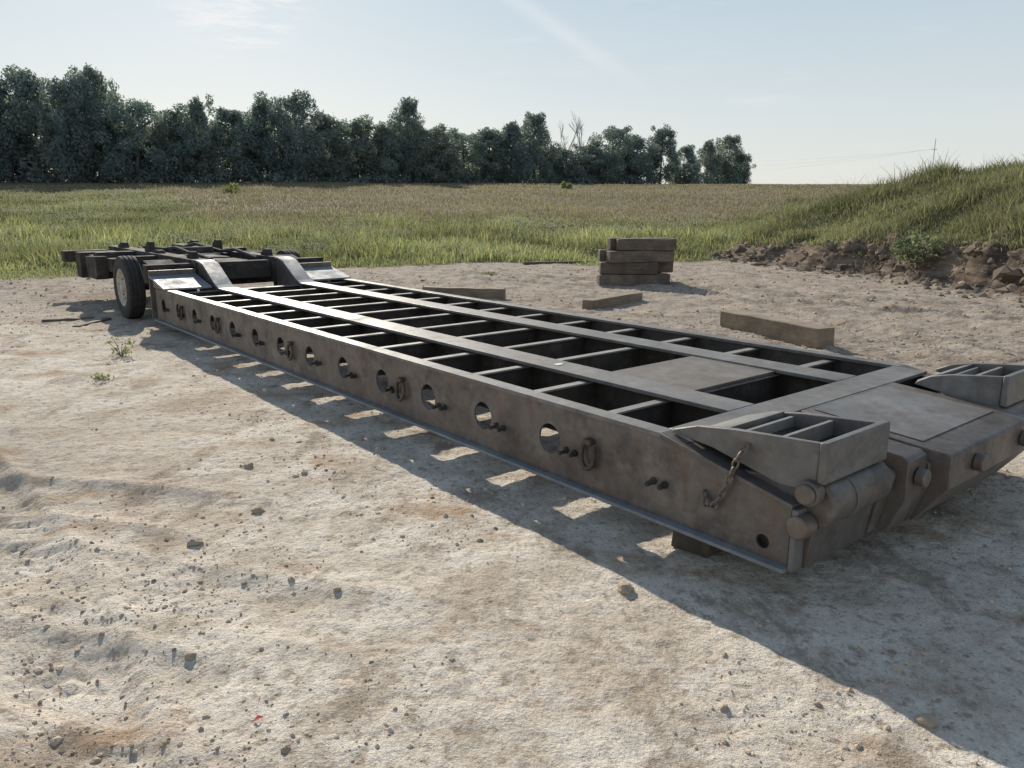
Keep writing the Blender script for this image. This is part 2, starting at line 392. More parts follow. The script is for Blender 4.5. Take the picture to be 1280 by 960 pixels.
for (px, py, w, lab) in STONES:
    X, Y = at(px, py); r = w/FPX*Y/2*1.2
    bm = bmesh.new(); bmesh.ops.create_icosphere(bm, subdivisions=3, radius=1)
    o_ = Vector((random.random()*50, random.random()*50, 3))
    for v in bm.verts:
        q = 1+.55*mnoise.noise(v.co*1.1+o_)+.25*mnoise.noise(v.co*3+o_); v.co *= q; v.co.z *= .72
    me = bpy.data.meshes.new('stone'); bm.to_mesh(me); bm.free(); me.polygons.foreach_set('use_smooth', [True]*len(me.polygons))
    o = link('stone', me, M['clod']); o.location = (X, Y, tz(X, Y)+r*.2); o.scale = (r, r, r); tag(o, lab, 'stone')

# ------------------------------------------------------------------ trailer frame (local x = across from the near side, y = backwards, z up)
AX, AY, ANG = 1.192, 3.132, math.atan2(.633, .774)
T = empty('lowbed_trailer', (AX, AY, 0), ANG)
tag(T, 'bare steel lowbed trailer frame with open unplanked deck standing across the sandy yard', 'trailer')
W = 2.78; Z0, Z1 = .15, .62; SP = .66; S0 = 1.27; NC = 13; SE = S0+SP*NC
IA, IB = .67, .92                       # inner beam flange
WA, WB = .78, .81                       # inner beam web
def mx(x, side): return x if side == 0 else W-x
def bx(mb, side, x0, x1, *r):
    a, b = mx(x0, side), mx(x1, side); return mb.box(min(a, b), max(a, b), *r)
def pr(mb, side, poly, x0, x1):
    a, b = mx(x0, side), mx(x1, side); return mb.prism(poly, min(a, b), max(a, b))
for side in (0, 1):
    mb = MB(); a, b = sorted((mx(.05, side), mx(.064, side)))
    for i in range(NC):
        ya = S0+SP*i; mb.plate_hole(a, b, ya, ya+SP, Z0+.02, Z1-.025, ya+SP/2-.01, .385, .093)
    pr(mb, side, [(.30, Z0+.02), (S0, Z0+.02), (S0, Z1-.025), (.74, Z1-.025), (.30, .505)], .05, .064)
    pr(mb, side, [(.0, .325), (.30, .325), (.30, .505), (.0, .445)], .05, .064)
    mb.plate_hole(a, b, 0, .30, Z0+.02, .325, .13, .245, .034)
    mb.build('side_web', M['steel'], T)
    mb = MB(); bx(mb, side, .035, .145, .74, 9.3, Z1-.025, Z1); mb.build('top_flange', M['flange'], T, .004)
    mb = MB(); bx(mb, side, 0, .068, -.01, SE, Z0, Z0+.019); mb.build('bottom_flange', M['edge'], T, .003)
    mb = MB(); pr(mb, side, [(-.01, .445), (.30, .507), (.74, .597), (.74, .62), (.30, .53), (-.01, .468)], .035, .17); mb.build('sloping_flange', M['steel'], T, .003)
    mb = MB(); bx(mb, side, .03, .11, -.04, -.012, Z0+.01, .45); mb.build('end_plate', M['flange'], T, .004)
    # inner main beam with the swept-up rear
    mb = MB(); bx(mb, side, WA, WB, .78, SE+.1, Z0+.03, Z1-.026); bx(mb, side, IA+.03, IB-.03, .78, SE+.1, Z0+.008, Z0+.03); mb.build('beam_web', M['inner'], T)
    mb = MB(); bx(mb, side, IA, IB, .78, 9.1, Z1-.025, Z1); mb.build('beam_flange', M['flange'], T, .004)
    sw = [(9.1, Z1), (9.24, Z1+.045), (9.7, Z1+.295), (9.9, Z1+.33), (10.0, Z1+.332)]
    poly = sw+[(p[0], p[1]-.028) for p in reversed(sw)]
    mb = MB(); pr(mb, side, poly, IA+.01, IB-.01); mb.build('swept_plate', M['edge'], T)
    mb = MB(); pr(mb, side, [(p[0], p[1]-.03) for p in sw]+[(10.0, .5), (9.1, .45)], IA+.03, IB-.03); mb.build('swept_web', M['steel'], T)
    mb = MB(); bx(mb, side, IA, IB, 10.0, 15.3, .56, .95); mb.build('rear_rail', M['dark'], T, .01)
    # sloped closing plate and end bulkhead of the outer bay
    mb = MB(); pr(mb, side, [(9.25, Z1-.005), (9.9, .745), (9.9, .77), (9.25, Z1+.02)], .0, .64); mb.build('slope_plate', M['edge'], T, .003)
    mb = MB(); bx(mb, side, .0, .64, 9.91, 9.94, Z0+.02, .84); mb.build('bulkhead', M['steel'], T, .003)
    mb = MB(); pr(mb, side, [(9.3, Z1-.007), (9.86, Z1-.007), (9.86, .735)], .032, .046); mb.build('gusset', M['steel'], T)
# cross members: lit cap and shaded web, both put into the colour
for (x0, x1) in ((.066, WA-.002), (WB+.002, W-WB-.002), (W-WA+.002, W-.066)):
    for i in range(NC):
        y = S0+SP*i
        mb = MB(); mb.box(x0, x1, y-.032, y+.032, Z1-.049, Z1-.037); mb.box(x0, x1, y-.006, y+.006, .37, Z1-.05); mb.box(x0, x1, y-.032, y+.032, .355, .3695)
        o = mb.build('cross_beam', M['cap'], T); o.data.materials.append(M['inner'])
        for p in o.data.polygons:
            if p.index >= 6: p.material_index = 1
mb = MB(); mb.box(IB+.002, W-IB-.002, S0-.03, S0+SP+.03, Z1-.034, Z1-.012); mb.build('deck_plate', M['rusty'], T, .003)
# small white tag on the near inner beam
mb = MB(); mb.box(.76, .83, 2.30, 2.345, Z1+.001, Z1+.005); mb.build('white_tag', M['white'], T)
# studs and lashing rings on both sides
for side in (0, 1):
    for i in range(-1, NC):
        yc = S0+SP*(i+.5)-.01
        for dy, L in ((-.15, .06), (-.225, .05)):
            mb = MB(); a = mx(.05, side); b = mx(.05-L, side)
            mb.cyl((a, yc+dy, .352), (b, yc+dy, .345), .013, 12); mb.cyl((a, yc+dy, .352), (mx(.034, side), yc+dy, .3515), .021, 6); mb.build('stud', M['dark'], T)
    for s in (1.24, 3.25, 5.27, 7.3, 8.66):
        pts = []
        for i in range(26):
            t = R(-225)+R(300)*i/25          # open C hanging from its clamp
            pts.append((mx(.028-.012*(1-math.sin(t))*.5, side), s+.052*math.cos(t), .378+.078*math.sin(t)))
        mb = MB(); mb.tube(pts, .0145, 10); mb.build('lashing_ring', M['ring'], T)
        mb = MB(); a, b = mx(.05, side), mx(.006, side)
        mb.box(min(a, b), max(a, b), s-.03, s+.03, .438, .472); mb.build('ring_clamp', M['ring'], T, .006)
# front end: header, brackets, hooks, centre nose
mb = MB(); mb.box(.147, W-.147, .54, .778, Z1-.025, Z1-.001); mb.build('header_plate', M['flange'], T, .004)
mb = MB(); mb.box(.066, W-.066, .60, .62, Z0+.03, Z1-.027); mb.build('header_web', M['inner'], T)
def disc(mb, side, x0, x1, y, z, r, n=28): mb.cyl((mx(x0, side), y, z), (mx(x1, side), y, z), r, n)
for side in (0, 1):
    q = (.86, .58)[side]                 # the far bracket is the shorter one
    bp0 = [(.72, .622), (.70, .642), (.56, .69), (.35, .72), (-.08, .755), (-.08, .53), (.10, .52), (.46, .60)]
    def sq(poly, q): return [(p[0]*q if p[0] > 0 else p[0], p[1]) for p in poly]
    for x, qq in ((.092, 1.0 if side == 0 else .7), (.60, q)):
        mb = MB(); pr(mb, side, sq(bp0, qq), x, x+.034); mb.build('bracket_side', M['flange'], T, .006)
    mb = MB(); bx(mb, side, .08, .646, -.122, -.083, .578, .764); mb.build('bracket_front', M['flange'], T, .008)
    for y, z in ((.13*q/.86, .72), (.34*q/.86, .695)):
        mb = MB(); bx(mb, side, .127, .599, y, y+.02, .625, z); mb.build('bracket_rib', M['cap'], T)
    mb = MB(); pr(mb, side, sq([(-.08, .625), (.55, .627), (.55, .645), (-.08, .643)], q), .127, .599); mb.build('bracket_floor', M['dark'], T)
    mb = MB(); pr(mb, side, sq([(.46, .647), (.72, .624), (.72, .643), (.56, .692), (.46, .712)], q), .127, .599); mb.build('bracket_toe', M['flange'], T, .004)
    # one thick rounded hinge drum below the bracket, a flat face under it
    def dblk(z0, z1, front, n=14):
        zc, rr = (z0+z1)/2, (z1-z0)/2
        return [(front+rr-rr*math.cos(t), zc+rr*math.sin(t)) for t in [R(-90+180*i/n) for i in range(n+1)]]+[(.40, z1-.06), (.40, z0)]
    mb = MB(); pr(mb, side, dblk(.355, .577, -.165), .112, .648); mb.build('hinge_drum', M['steel'], T, .012)
    mb = MB(); pr(mb, side, dblk(.349, .5775, -.173), .30, .318); mb.build('drum_rib', M['rusty'], T, .003)
    mb = MB(); disc(mb, side, .05, .111, -.06, .53, .058); disc(mb, side, .03, .051, -.06, .53, .046); mb.build('hinge_pin', M['pin'], T, .008)
    mb = MB(); disc(mb, side, .649, .70, -.09, .47, .056); disc(mb, side, .70, .75, -.09, .47, .04); mb.build('hinge_pin', M['pin'], T, .008)
    mb = MB(); disc(mb, side, .015, .111, -.045, .375, .054); mb.build('lower_pin', M['pin'], T, .01)
    mb = MB(); pr(mb, side, [(-.08, .347), (-.05, Z0+.005), (.2, Z0+.005), (.2, .347)], .112, .655); mb.build('front_plate', M['steel'], T, .006)
hook = [(.535, .606), (.35, .606), (-.14, .572), (-.175, .55), (-.18, .36), (-.10, Z0+.02), (.535, Z0+.06)]
mb = MB(); mb.prism(hook, .76, .96); mb.build('hook_block', M['rusty'], T, .004)
mb = MB(); mb.prism([(.535, .595), (-.02, .535), (-.09, .50), (-.10, .36), (-.06, Z0+.02), (.535, Z0+.06)], .66, .757); mb.build('filler_block', M['steel'], T, .006)
box = [(.538, .60), (.535, .618), (-.25, .56), (-.275, .545), (-.275, .38), (-.12, Z0+.02), (.535, Z0+.06)]
mb = MB(); mb.prism(box, 1.00, W-.665); mb.build('coupling_nose', M['rusty'], T, .006)
mb = MB(); mb.prism([(.535, .60), (-.16, .52), (-.19, .50), (-.19, .38), (-.11, Z0+.02), (.535, Z0+.06)], .963, .997); mb.build('filler_block', M['steel'], T, .004)
mb = MB(); mb.prism([(.50, .6165), (-.10, .5725), (-.10, .5765), (.50, .6205)], 1.08, W-.78); mb.build('nose_plate', M['flange'], T, .001)
for x in (1.30, 1.95):
    mb = MB(); mb.cyl((x, -.277, .465), (x, -.325, .465), .045, 24); mb.build('coupling_pin', M['pin'], T, .006)
mb = MB(); mb.cyl((.86, -.182, .46), (.86, -.23, .46), .045, 24); mb.build('hook_pin', M['pin'], T, .006)
# chain hanging on the near bracket
ctrl = [(.078, .265, .665), (.03, .28, .60), (.018, .30, .52), (.018, .345, .41), (.016, .385, .335), (.016, .42, .325), (.024, .445, .365), (.04, .455, .40)]
pts = []
for i in range(len(ctrl)-1):
    for j in range(8): pts.append(Vector(ctrl[i]).lerp(Vector(ctrl[i+1]), j/8))
acc = 0; samp = [pts[0]]
for p, q in zip(pts, pts[1:]):
    acc += (q-p).length
    if acc > .032: samp.append(q); acc = 0
CH = empty('chain', (AX, AY, 0), ANG); tag(CH, 'short rusty chain hanging from the front bracket against the trailer side', 'chain')
for i in range(len(samp)-1):
    p, q = samp[i], samp[i+1]; d = (q-p).normalized(); c = (p+q)/2
    n1 = Vector((1, 0, 0)); n1 = (n1-d*n1.dot(d)).normalized(); n2 = d.cross(n1); sd = n1 if i % 2 else n2
    ring = [c+d*(.026*math.cos(t))+sd*(.014*math.sin(t)) for t in [2*math.pi*j/16 for j in range(16)]]
    mb = MB(); mb.tube(ring, .006, 8, True); mb.build('chain_link', M['pin'], CH)
# rear bogie
def cyl_part(name, p0, p1, r, m, bev=0): mb = MB(); mb.cyl(p0, p1, r, 24); return mb.build(name, m, T, bev)
for (s, x0, x1, z0, z1, d) in ((10.12, .03, W-.03, .64, .90, .2), (11.0, .35, W-.35, .62, .86, .14), (11.95, .25, W-.25, .60, .92, .2), (12.5, .1, W-.1, .64, .86, .3), (13.3, .05, W-.1, .56, .93, .3), (14.4, -.02, W, .42, .88, .4), (15.3, -.12, W+.12, .66, .87, .3)):
    for (a, b) in ((x0, IA-.002), (IB+.002, W-IB-.002), (W-IA+.002, x1)):
        mb = MB(); mb.box(a, b, s, s+d, z0, z1); mb.build('rear_cross_beam', M['dark'], T, .008)
WS = 11.42
cyl_part('axle', (.0, WS, .49), (W-.0, WS, .49), .065, M['dark'])
cyl_part('rear_axle', (.2, 13.75, .5), (W-.2, 13.75, .5), .065, M['dark'])
mb = MB(); mb.box(1.15, 1.6, 10.33, 10.99, .74, .90); mb.build('spine_beam', M['dark'], T, .01)
mb = MB(); mb.box(1.15, 1.6, 11.15, 11.94, .74, .91); mb.build('spine_beam', M['dark'], T, .01)
mb = MB(); mb.cyl((1.0, 12.32, .9), (1.7, 12.32, .9), .13, 20); mb.build('air_tank', M['dark'], T, .01)
for pts in ([(1.0, 10.3, .93), (.98, 10.8, .98), (1.05, 11.4, .97), (1.0, 12.0, 1.04), (1.1, 13, .97), (1.05, 14.2, .96)], [(1.75, 10.4, .92), (1.7, 11.2, 1.02), (1.78, 12.1, .95), (1.6, 12.9, 1.05), (1.7, 14, .94)]):
    mb = MB(); mb.tube(pts, .03, 8); mb.build('air_hose', M['rubber'], T)
for side in (0, 1):
    mb = MB(); pr(mb, side, [(10.6, .56), (10.75, .56), (11.1, .54), (11.6, .54), (12.2, .56), (12.5, .56), (12.5, .52), (11.6, .49), (11.1, .49), (10.6, .52)], .72, .8); mb.build('leaf_spring', M['dark'], T)
    mb = MB(); pr(mb, side, [(13.0, .56), (14.2, .56), (13.8, .40), (13.4, .40)], .72, .8); mb.build('spring_hanger', M['dark'], T)
    for s, h, x, l in ((14.2, .10, .70, .5), (12.7, .17, .76, .34), (11.95, .05, .72, .5), (10.4, .10, .76, .3)):
        mb = MB(); pr(mb, side, [(s, .946), (s+l, .946), (s+l*.85, .95+h*.35), (s+l*.4, .955+h), (s+l*.15, .955+h*.9)], x, x+.10); mb.build('mounting_lug', M['dark'], T, .006)
    mb = MB(); bx(mb, side, .12, .34, 12.82, 15.28, .70, .84); mb.build('outrigger_rail', M['dark'], T, .01)
    mb = MB(); pr(mb, side, [(10.35, .74), (10.62, .86), (10.95, .92), (10.95, .90), (10.64, .83), (10.35, .70)], .2, .6); mb.build('wheel_guard', M['dark'], T, .005)
    c = (mx(.08, side), WS, .485); sg = 1 if side == 0 else -1
    mb = MB()
    prof = [(-.09, .27), (-.115, .30), (-.128, .37), (-.124, .44), (-.108, .476), (-.092, .482), (-.068, .485), (-.064, .474), (-.055, .474), (-.051, .486), (-.012, .487), (-.008, .475), (.008, .475), (.012, .487), (.051, .486), (.055, .474), (.064, .474), (.068, .485), (.092, .482), (.108, .476), (.124, .44), (.128, .37), (.115, .30), (.09, .27)]
    mb.lathe_x(prof, c, 56)
    rim = MB(); rim.lathe_x([(sg*x, r) for x, r in [(.09, .275), (.0, .265), (-.09, .272), (-.112, .29), (-.116, .282), (-.09, .25), (-.06, .235), (-.045, .20), (-.05, .14), (-.07, .115), (-.075, .0)]], c, 48)
    wr = rim.build('wheel', M['rim'], T, recalc=False); mb.build('tyre', M['rubber'], wr, recalc=True)
    hb = MB(); hb.cyl((c[0]-sg*.07, c[1], c[2]), (c[0]-sg*.12, c[1], c[2]), .085, 20, .07); hb.build('hub', M['rim'], wr, .006)
    for j in range(8):
        t = 2*math.pi*j/8; q = (c[1]+.165*math.cos(t), c[2]+.165*math.sin(t))
        nut = MB(); nut.cyl((c[0]-sg*.03, q[0], q[1]), (c[0]-sg*.075, q[0], q[1]), .016, 6); nut.build('wheel_nut', M['pin'], wr)
    mb = MB(); pr(mb, side, [(10.02, .40), (10.35, .40), (10.45, .80), (10.02, .80)], .36, .39); mb.build('side_bracket', M['dark'], T)
    mb = MB(); pr(mb, side, [(12.82, .62), (12.9, .50), (13.5, .50), (13.6, .60), (13.6, .86), (12.82, .89)], -.08, .118); mb.build('tool_box', M['dark'], T, .012)

# timber blocks carrying the front and the boards by the wheel
def local(x, s, z=0): return (AX+x*math.cos(ANG)-s*math.sin(ANG), AY+x*math.sin(ANG)+s*math.cos(ANG), z)
def timber(name, L, w, h, mat, bev=.012):
    mb = MB(); n = 7; V = []; Fc = []
    jl = [(random.uniform(-1, 1)*.008, random.uniform(-1, 1)*.008) for _ in range(n)]
    for i in range(n):
        x = -L/2+L*i/(n-1); jy, jz = jl[i]
        V += [(x, -w/2+jy, 0), (x, w/2+jy, 0), (x, w/2-jy, h+jz), (x, -w/2-jy, h+jz)]
    for i in range(n-1):
        for a in range(4): Fc.append((i*4+a, i*4+(a+1) % 4, (i+1)*4+(a+1) % 4, (i+1)*4+a))
    Fc += [(3, 2, 1, 0), tuple((n-1)*4+a for a in range(4))]
    mb.add(V, Fc); return mb.build(name, mat, None, bev)
for (x, s, lab) in ((.42, .62, 'dark timber block wedged under the near front corner of the trailer'), (W-.42, .62, 'dark timber block under the far front corner of the trailer')):
    o = timber('support_block', .62, .22, .145, M['wood']); o.location = local(x, s, .0); o.rotation_euler.z = ANG+R(8); tag(o, lab, 'timber')
def lay(px0, py0, px1, py1, w, h, lab, mat, name='timber'):
    a = at(px0, py0); b = at(px1, py1); L = math.hypot(b[0]-a[0], b[1]-a[1]); an = math.atan2(b[1]-a[1], b[0]-a[0])
    nx_, ny_ = -math.sin(an), math.cos(an)
    o = timber(name, L, w, h, mat); cx, cy = (a[0]+b[0])/2+nx_*w/2, (a[1]+b[1])/2+ny_*w/2
    o.location = (cx, cy, tz(cx, cy)-.02); o.rotation_euler.z = an; tag(o, lab, 'timber'); return o
lay(899, 409, 1021, 436, .28, .26, 'long squared brown timber lying alone right of the trailer near the bank', M['wood_pale'])
lay(740, 388, 803, 377, .21, .18, 'short pale timber lying between the trailer and the timber stack', M['wood_pale'])
lay(528, 372, 629, 375, .2, .22, 'weathered timber lying behind the trailer deck left of the stack', M['wood_pale'])
lay(52, 403, 118, 399, .16, .05, 'grey board lying flat on the ground left of the wheel', M['wood'], 'board')
lay(100, 410, 140, 400, .12, .045, 'short grey board lying flat in front of the wheel', M['wood'], 'board')
lay(655, 331, 740, 329, .16, .08, 'thin dark board lying on the ground left of the timber stack', M['wood'], 'board')
# timber stack
sx, sy = at(800, 357); sy += .1
base = R(6)
ST = [  # layer, depth row, length, offset along, yaw deg, label
 (0, 0, 1.62, -.10, 2, 'front bottom timber of the dark timber stack, jutting out left'), (0, 1, 1.2, .0, -3, 'rear bottom timber of the dark timber stack'),
 (1, 0, 1.28, -.22, -5, 'front timber of the second layer of the stack, short and set back left'), (1, 1, 1.5, .12, 3, 'rear timber of the second layer in the timber stack'),
 (2, 0, 1.50, .04, 6, 'front timber of the third layer just below the top of the stack'), (2, 1, 1.45, -.1, -2, 'rear timber of the third layer in the timber stack'),
 (3, 0, 1.30, .16, -5, 'topmost front timber on the timber stack, its end over the right side'), (3, 1, 1.4, .08, 4, 'topmost rear timber on the timber stack')]
zt = tz(sx, sy)
for (ly, rw, L, off, yw, lab) in ST:
    o = timber('stacked_timber', L, .27, .252, M['wood'], .016); a = base+R(yw)
    o.location = (sx+off*math.cos(base)-(.15+.31*rw)*math.sin(base), sy+off*math.sin(base)+(.15+.31*rw)*math.cos(base), zt-.03+ly*.258)
    o.rotation_euler.z = a; tag(o, lab, 'timber', 'timbers in the stack')
# red scrap
X, Y = at(322, 904)
mb = MB(); mb.add([(-.02, 0, 0), (.0, -.012, .012), (.03, .004, .004), (.006, .014, .016), (-.008, .01, .001)], [(0, 1, 3), (1, 2, 3), (0, 3, 4)])
o = mb.build('plastic_scrap', M['red']); o.location = (X, Y, tz(X, Y)+.003); o.rotation_euler.z = .5; o.scale = (.75,)*3; tag(o, 'tiny red plastic scrap lying on the sand at the lower left', 'litter')
X, Y = at(30, 712)
mb = MB(); mb.add([(-.03, 0, .002), (.03, -.006, .006), (.034, .012, .004), (-.028, .016, .01)], [(0, 1, 2, 3)])
o = mb.build('paper_scrap', M['white']); o.location = (X, Y, tz(X, Y)+.012); tag(o, 'small white scrap lying on the sand at the left edge', 'litter')

# ------------------------------------------------------------------ grass and weeds
def blades(name, x, y, h, w, tint, lean=.35, z=None):
    n = len(x); z = terrain(x, y) if z is None else z
    a = RNG.uniform(0, 6.28, n); l = RNG.uniform(.1, 1, n)*lean*h; la = RNG.uniform(0, 6.28, n)
    dx, dy = np.cos(a)*w/2, np.sin(a)*w/2; lx, ly = np.cos(la)*l, np.sin(la)*l
    V = np.zeros((n, 5, 3))
    V[:, 0] = np.stack([x-dx, y-dy, z-.02], 1); V[:, 1] = np.stack([x+dx, y+dy, z-.02], 1)
    V[:, 2] = np.stack([x-dx*.8+lx*.4, y-dy*.8+ly*.4, z+h*.6], 1); V[:, 3] = np.stack([x+dx*.8+lx*.4, y+dy*.8+ly*.4, z+h*.6], 1)
    V[:, 4] = np.stack([x+lx, y+ly, z+h], 1)
    b = (np.arange(n)*5)[:, None, None]
    F = (np.array([[0, 1, 3], [0, 3, 2], [2, 3, 4]])[None]+b).reshape(-1, 3)
    sh = np.array([.75, .75, 1, 1, 1.12])[None, :, None]
    return link(name, fastmesh(name, V.reshape(-1, 3), F, (tint[:, None, :]*sh).reshape(-1, 3)), M['grass'])
def tints(n, cols, wts, jit=.22):
    i = RNG.choice(len(cols), n, p=np.array(wts)/sum(wts)); return np.array(cols)[i]*RNG.uniform(1-jit, 1+jit, (n, 1))
GREENS = [(.185, .198, .098), (.228, .236, .12), (.15, .165, .092), (.285, .266, .17), (.265, .23, .165)]
def sample(n, y0, y1, u0, u1):
    y = np.exp(RNG.uniform(math.log(y0), math.log(y1), n)); return RNG.uniform(u0, u1, n)*y, y
x, y = sample(310000, 16.5, 88, -.85, .75)
gz, bz, kz, _ = zones(x, y); clump = vn(x*1.1, y*1.1, 101); md = mound_d(x, y)
onm = (md > .6) & (y < 50)
kp = (gz > RNG.uniform(.05, .9, len(x))) & (~onm)
x1, y1, c1 = x[kp], y[kp], clump[kp]
edge = sstep(0, 6, y1-ybound(x1)+1)
tall = np.clip((vn(x1*.6, y1*.6, 104)*.7+vn(x1*1.9, y1*1.9, 114)*.45+.1*RNG.normal(size=len(x1))-.58)*4, 0, 1)*sstep(48, 27, y1)
h = (.05+.20*edge*c1*RNG.uniform(.4, 1.4, len(x1)))+.44*tall*edge*RNG.uniform(.25, 1.3, len(x1))
tt = tints(len(x1), GREENS, [4, 4, 3.5, 2.8, 2.2], .3); tt *= (.58+.75*vn(x1*.3, y1*.3, 103))[:, None]*(1+np.array([.34, .34, .25])*tall[:, None])
o = blades('meadow_grass', x1, y1, h, .010+.0007*y1, tt, .8); tag(o, 'mixed green grass and tall weeds along the edge of the field', 'grass', kind='stuff')
x, y = sample(290000, 11, 60, .22, .85); md = mound_d(x, y)
kp = (md > np.where(y < 27, .5, .6)+1.3*(vn(x*1.2, y*1.2, 105)-.5)) & (RNG.uniform(0, 1, len(x)) < sstep(.1, 1.5, md)*.8+.08)
x1, y1 = x[kp], y[kp]; c1 = vn(x1*.9, y1*.9, 106)
h = (.08+.46*c1**1.8*RNG.uniform(.3, 1.5, len(x1)))*(1+.7*(RNG.uniform(0, 1, len(x1)) > .95))
tt = tints(len(x1), GREENS, [3, 2.8, 3, 3.8, 3.8], .3)*1.08; tt *= (.48+.85*vn(x1*.45, y1*.45, 107))[:, None]
o = blades('mound_grass', x1, y1, h, .007+.0006*y1, tt, .95); tag(o, 'rough weeds and dry grass covering the earth mound on the right', 'grass', kind='stuff')
x, y = sample(160000, 22, 125, -.8, .6)
gz, bz, kz, _ = zones(x, y); kp = (bz > RNG.uniform(.03, .9, len(x))) & ((mound_d(x, y) < .8) | (y > 55))
x1, y1 = x[kp], y[kp]
h = .09+.14*vn(x1*.4, y1*.4, 108)*RNG.uniform(.6, 1.4, len(x1))
tt = tints(len(x1), [(.26, .213, .16), (.22, .184, .138), (.295, .248, .19), (.22, .215, .135)], [4, 4, 1.6, 3]); tt *= (.8+.3*vn(x1*.08, y1*.12, 109))[:, None]
o = blades('field_crop', x1, y1, h, .001*y1, tt, .7); tag(o, 'ripening brown crop covering the rising field', 'crop', kind='stuff')
# white flower heads
x, y = sample(60000, 20, 58, -.75, .3)
kp = (vn(x*.45, y*.45, 111)+.25*RNG.uniform(0, 1, len(x))+np.where(x/y < -.3, .03, -.12) > .72) & (zones(x, y)[0] > .5) & (mound_d(x, y) < 0); x1, y1 = x[kp][:8000], y[kp][:8000]
n = len(x1); z1 = terrain(x1, y1)+RNG.uniform(.18, .5, n); s = .0007*y1+.006
V = np.stack([np.stack([x1+dx*s, y1+dy*s, z1+dz*s], 1) for dx, dy, dz in ((-1, 0, 0), (0, -.6, -.4), (1, 0, .1), (0, .6, .5))], 1)
F = (np.arange(4)[None]+(np.arange(n)*4)[:, None])
o = link('wildflowers', fastmesh('wildflowers', V.reshape(-1, 3), F, np.tile(np.array([[.74, .70, .57]]), (n*4, 1))), M['grass']); tag(o, 'white flowering weeds scattered among the grass before the field', 'flowers', kind='stuff')

# ------------------------------------------------------------------ leaf clouds, trees, shrubs
def leafcloud(lobes, n, size, cols, wts):
    L = np.array(lobes); wgt = L[:, 3]**2; i = RNG.choice(len(L), n, p=wgt/wgt.sum())
    d = RNG.normal(size=(n, 3)); d /= np.linalg.norm(d, axis=1)[:, None]
    rr = RNG.uniform(.35, 1.0, n)**.45*L[i, 3]*(1+.15*RNG.normal(size=n))
    c = L[i, :3]+d*rr[:, None]*np.array([1, 1, .85])
    nr = d+RNG.normal(size=(n, 3))*.7; nr /= np.linalg.norm(nr, axis=1)[:, None]
    a = np.cross(nr, RNG.normal(size=(n, 3))); a /= np.linalg.norm(a, axis=1)[:, None]; b = np.cross(nr, a)
    s = RNG.uniform(.55, 1.25, n)[:, None]*size
    V = np.stack([c-a*s, c-b*s*.55, c+a*s, c+b*s*.55], 1)
    t = np.array(cols)[RNG.choice(len(cols), n, p=np.array(wts)/sum(wts))]*RNG.uniform(.88, 1.12, (n, 1))
    t *= (RNG.uniform(.88, 1.12, len(L)))[i][:, None]
    F = np.arange(4)[None]+(np.arange(n)*4)[:, None]
    return V.reshape(-1, 3), F, np.repeat(t, 4, 0)
HAZED_LEAF = [(.222, .268, .262), (.242, .286, .268), (.20, .248, .252), (.262, .30, .262)]  # leaf tones lifted and blued, distance haze painted into the foliage
protos = []
for v in range(8):
    H = 12.0; lobes = []
    wmax = [5.0, 5.4, 4.6, 5.6, 5.2, 5.0, 5.8, 4.8][v]; low = [.03, .03, .04, .03, .12, .05, .03, .03][v]; pk = [.9, .8, 1.0, .85, .9, .9, 1.05, .7][v]
    for i in range(50):
        q = (i+.5)/50; t = low+(.86-low)*q**.9
        env = wmax*max(.1, 1-abs(2*q-pk)**3.2/1.35)**.6
        a = i*2.4+random.uniform(-.6, .6); rl = random.uniform(.8, 1.9)*(1-.25*q)
        r = max(0, env-rl)*random.uniform(.35, 1.14)
        lobes.append((r*math.cos(a), r*math.sin(a), H*t, rl))
    off = random.uniform(-1.2, 1.2)
    lobes += [(off+random.uniform(-1.9, 1.9), random.uniform(-1.8, 1.8), H*random.uniform(.78, .94), random.uniform(.55, 1.1)) for _ in range(8)]
    V, F, tt = leafcloud(lobes, 14000, .19, HAZED_LEAF, [4, 4, 3, 1.5])
    V[:, 2] = np.maximum(V[:, 2], .02)
    cm = fastmesh('tree_crown', V, F, tt); cm.materials.append(M['leaf'])
    mb = MB(); pts = [(0.12*math.sin(i*1.3+v), .1*math.cos(i*1.7), H*.82*i/7-.3) for i in range(8)]
    mb.tube(pts, .26, 9, False, .05)
    for (x, y_, z, r) in random.sample(lobes, 9):
        z0 = max(1.0, z-1.8); mb.tube([(0, 0, z0), (x*.5, y_*.5, (z0+z)/2+.1), (x, y_, z)], .09, 6, False, .02)
    tm = mb.mesh('tree_trunk'); tm.materials.append(M['bark'])
    protos.append((cm, tm))
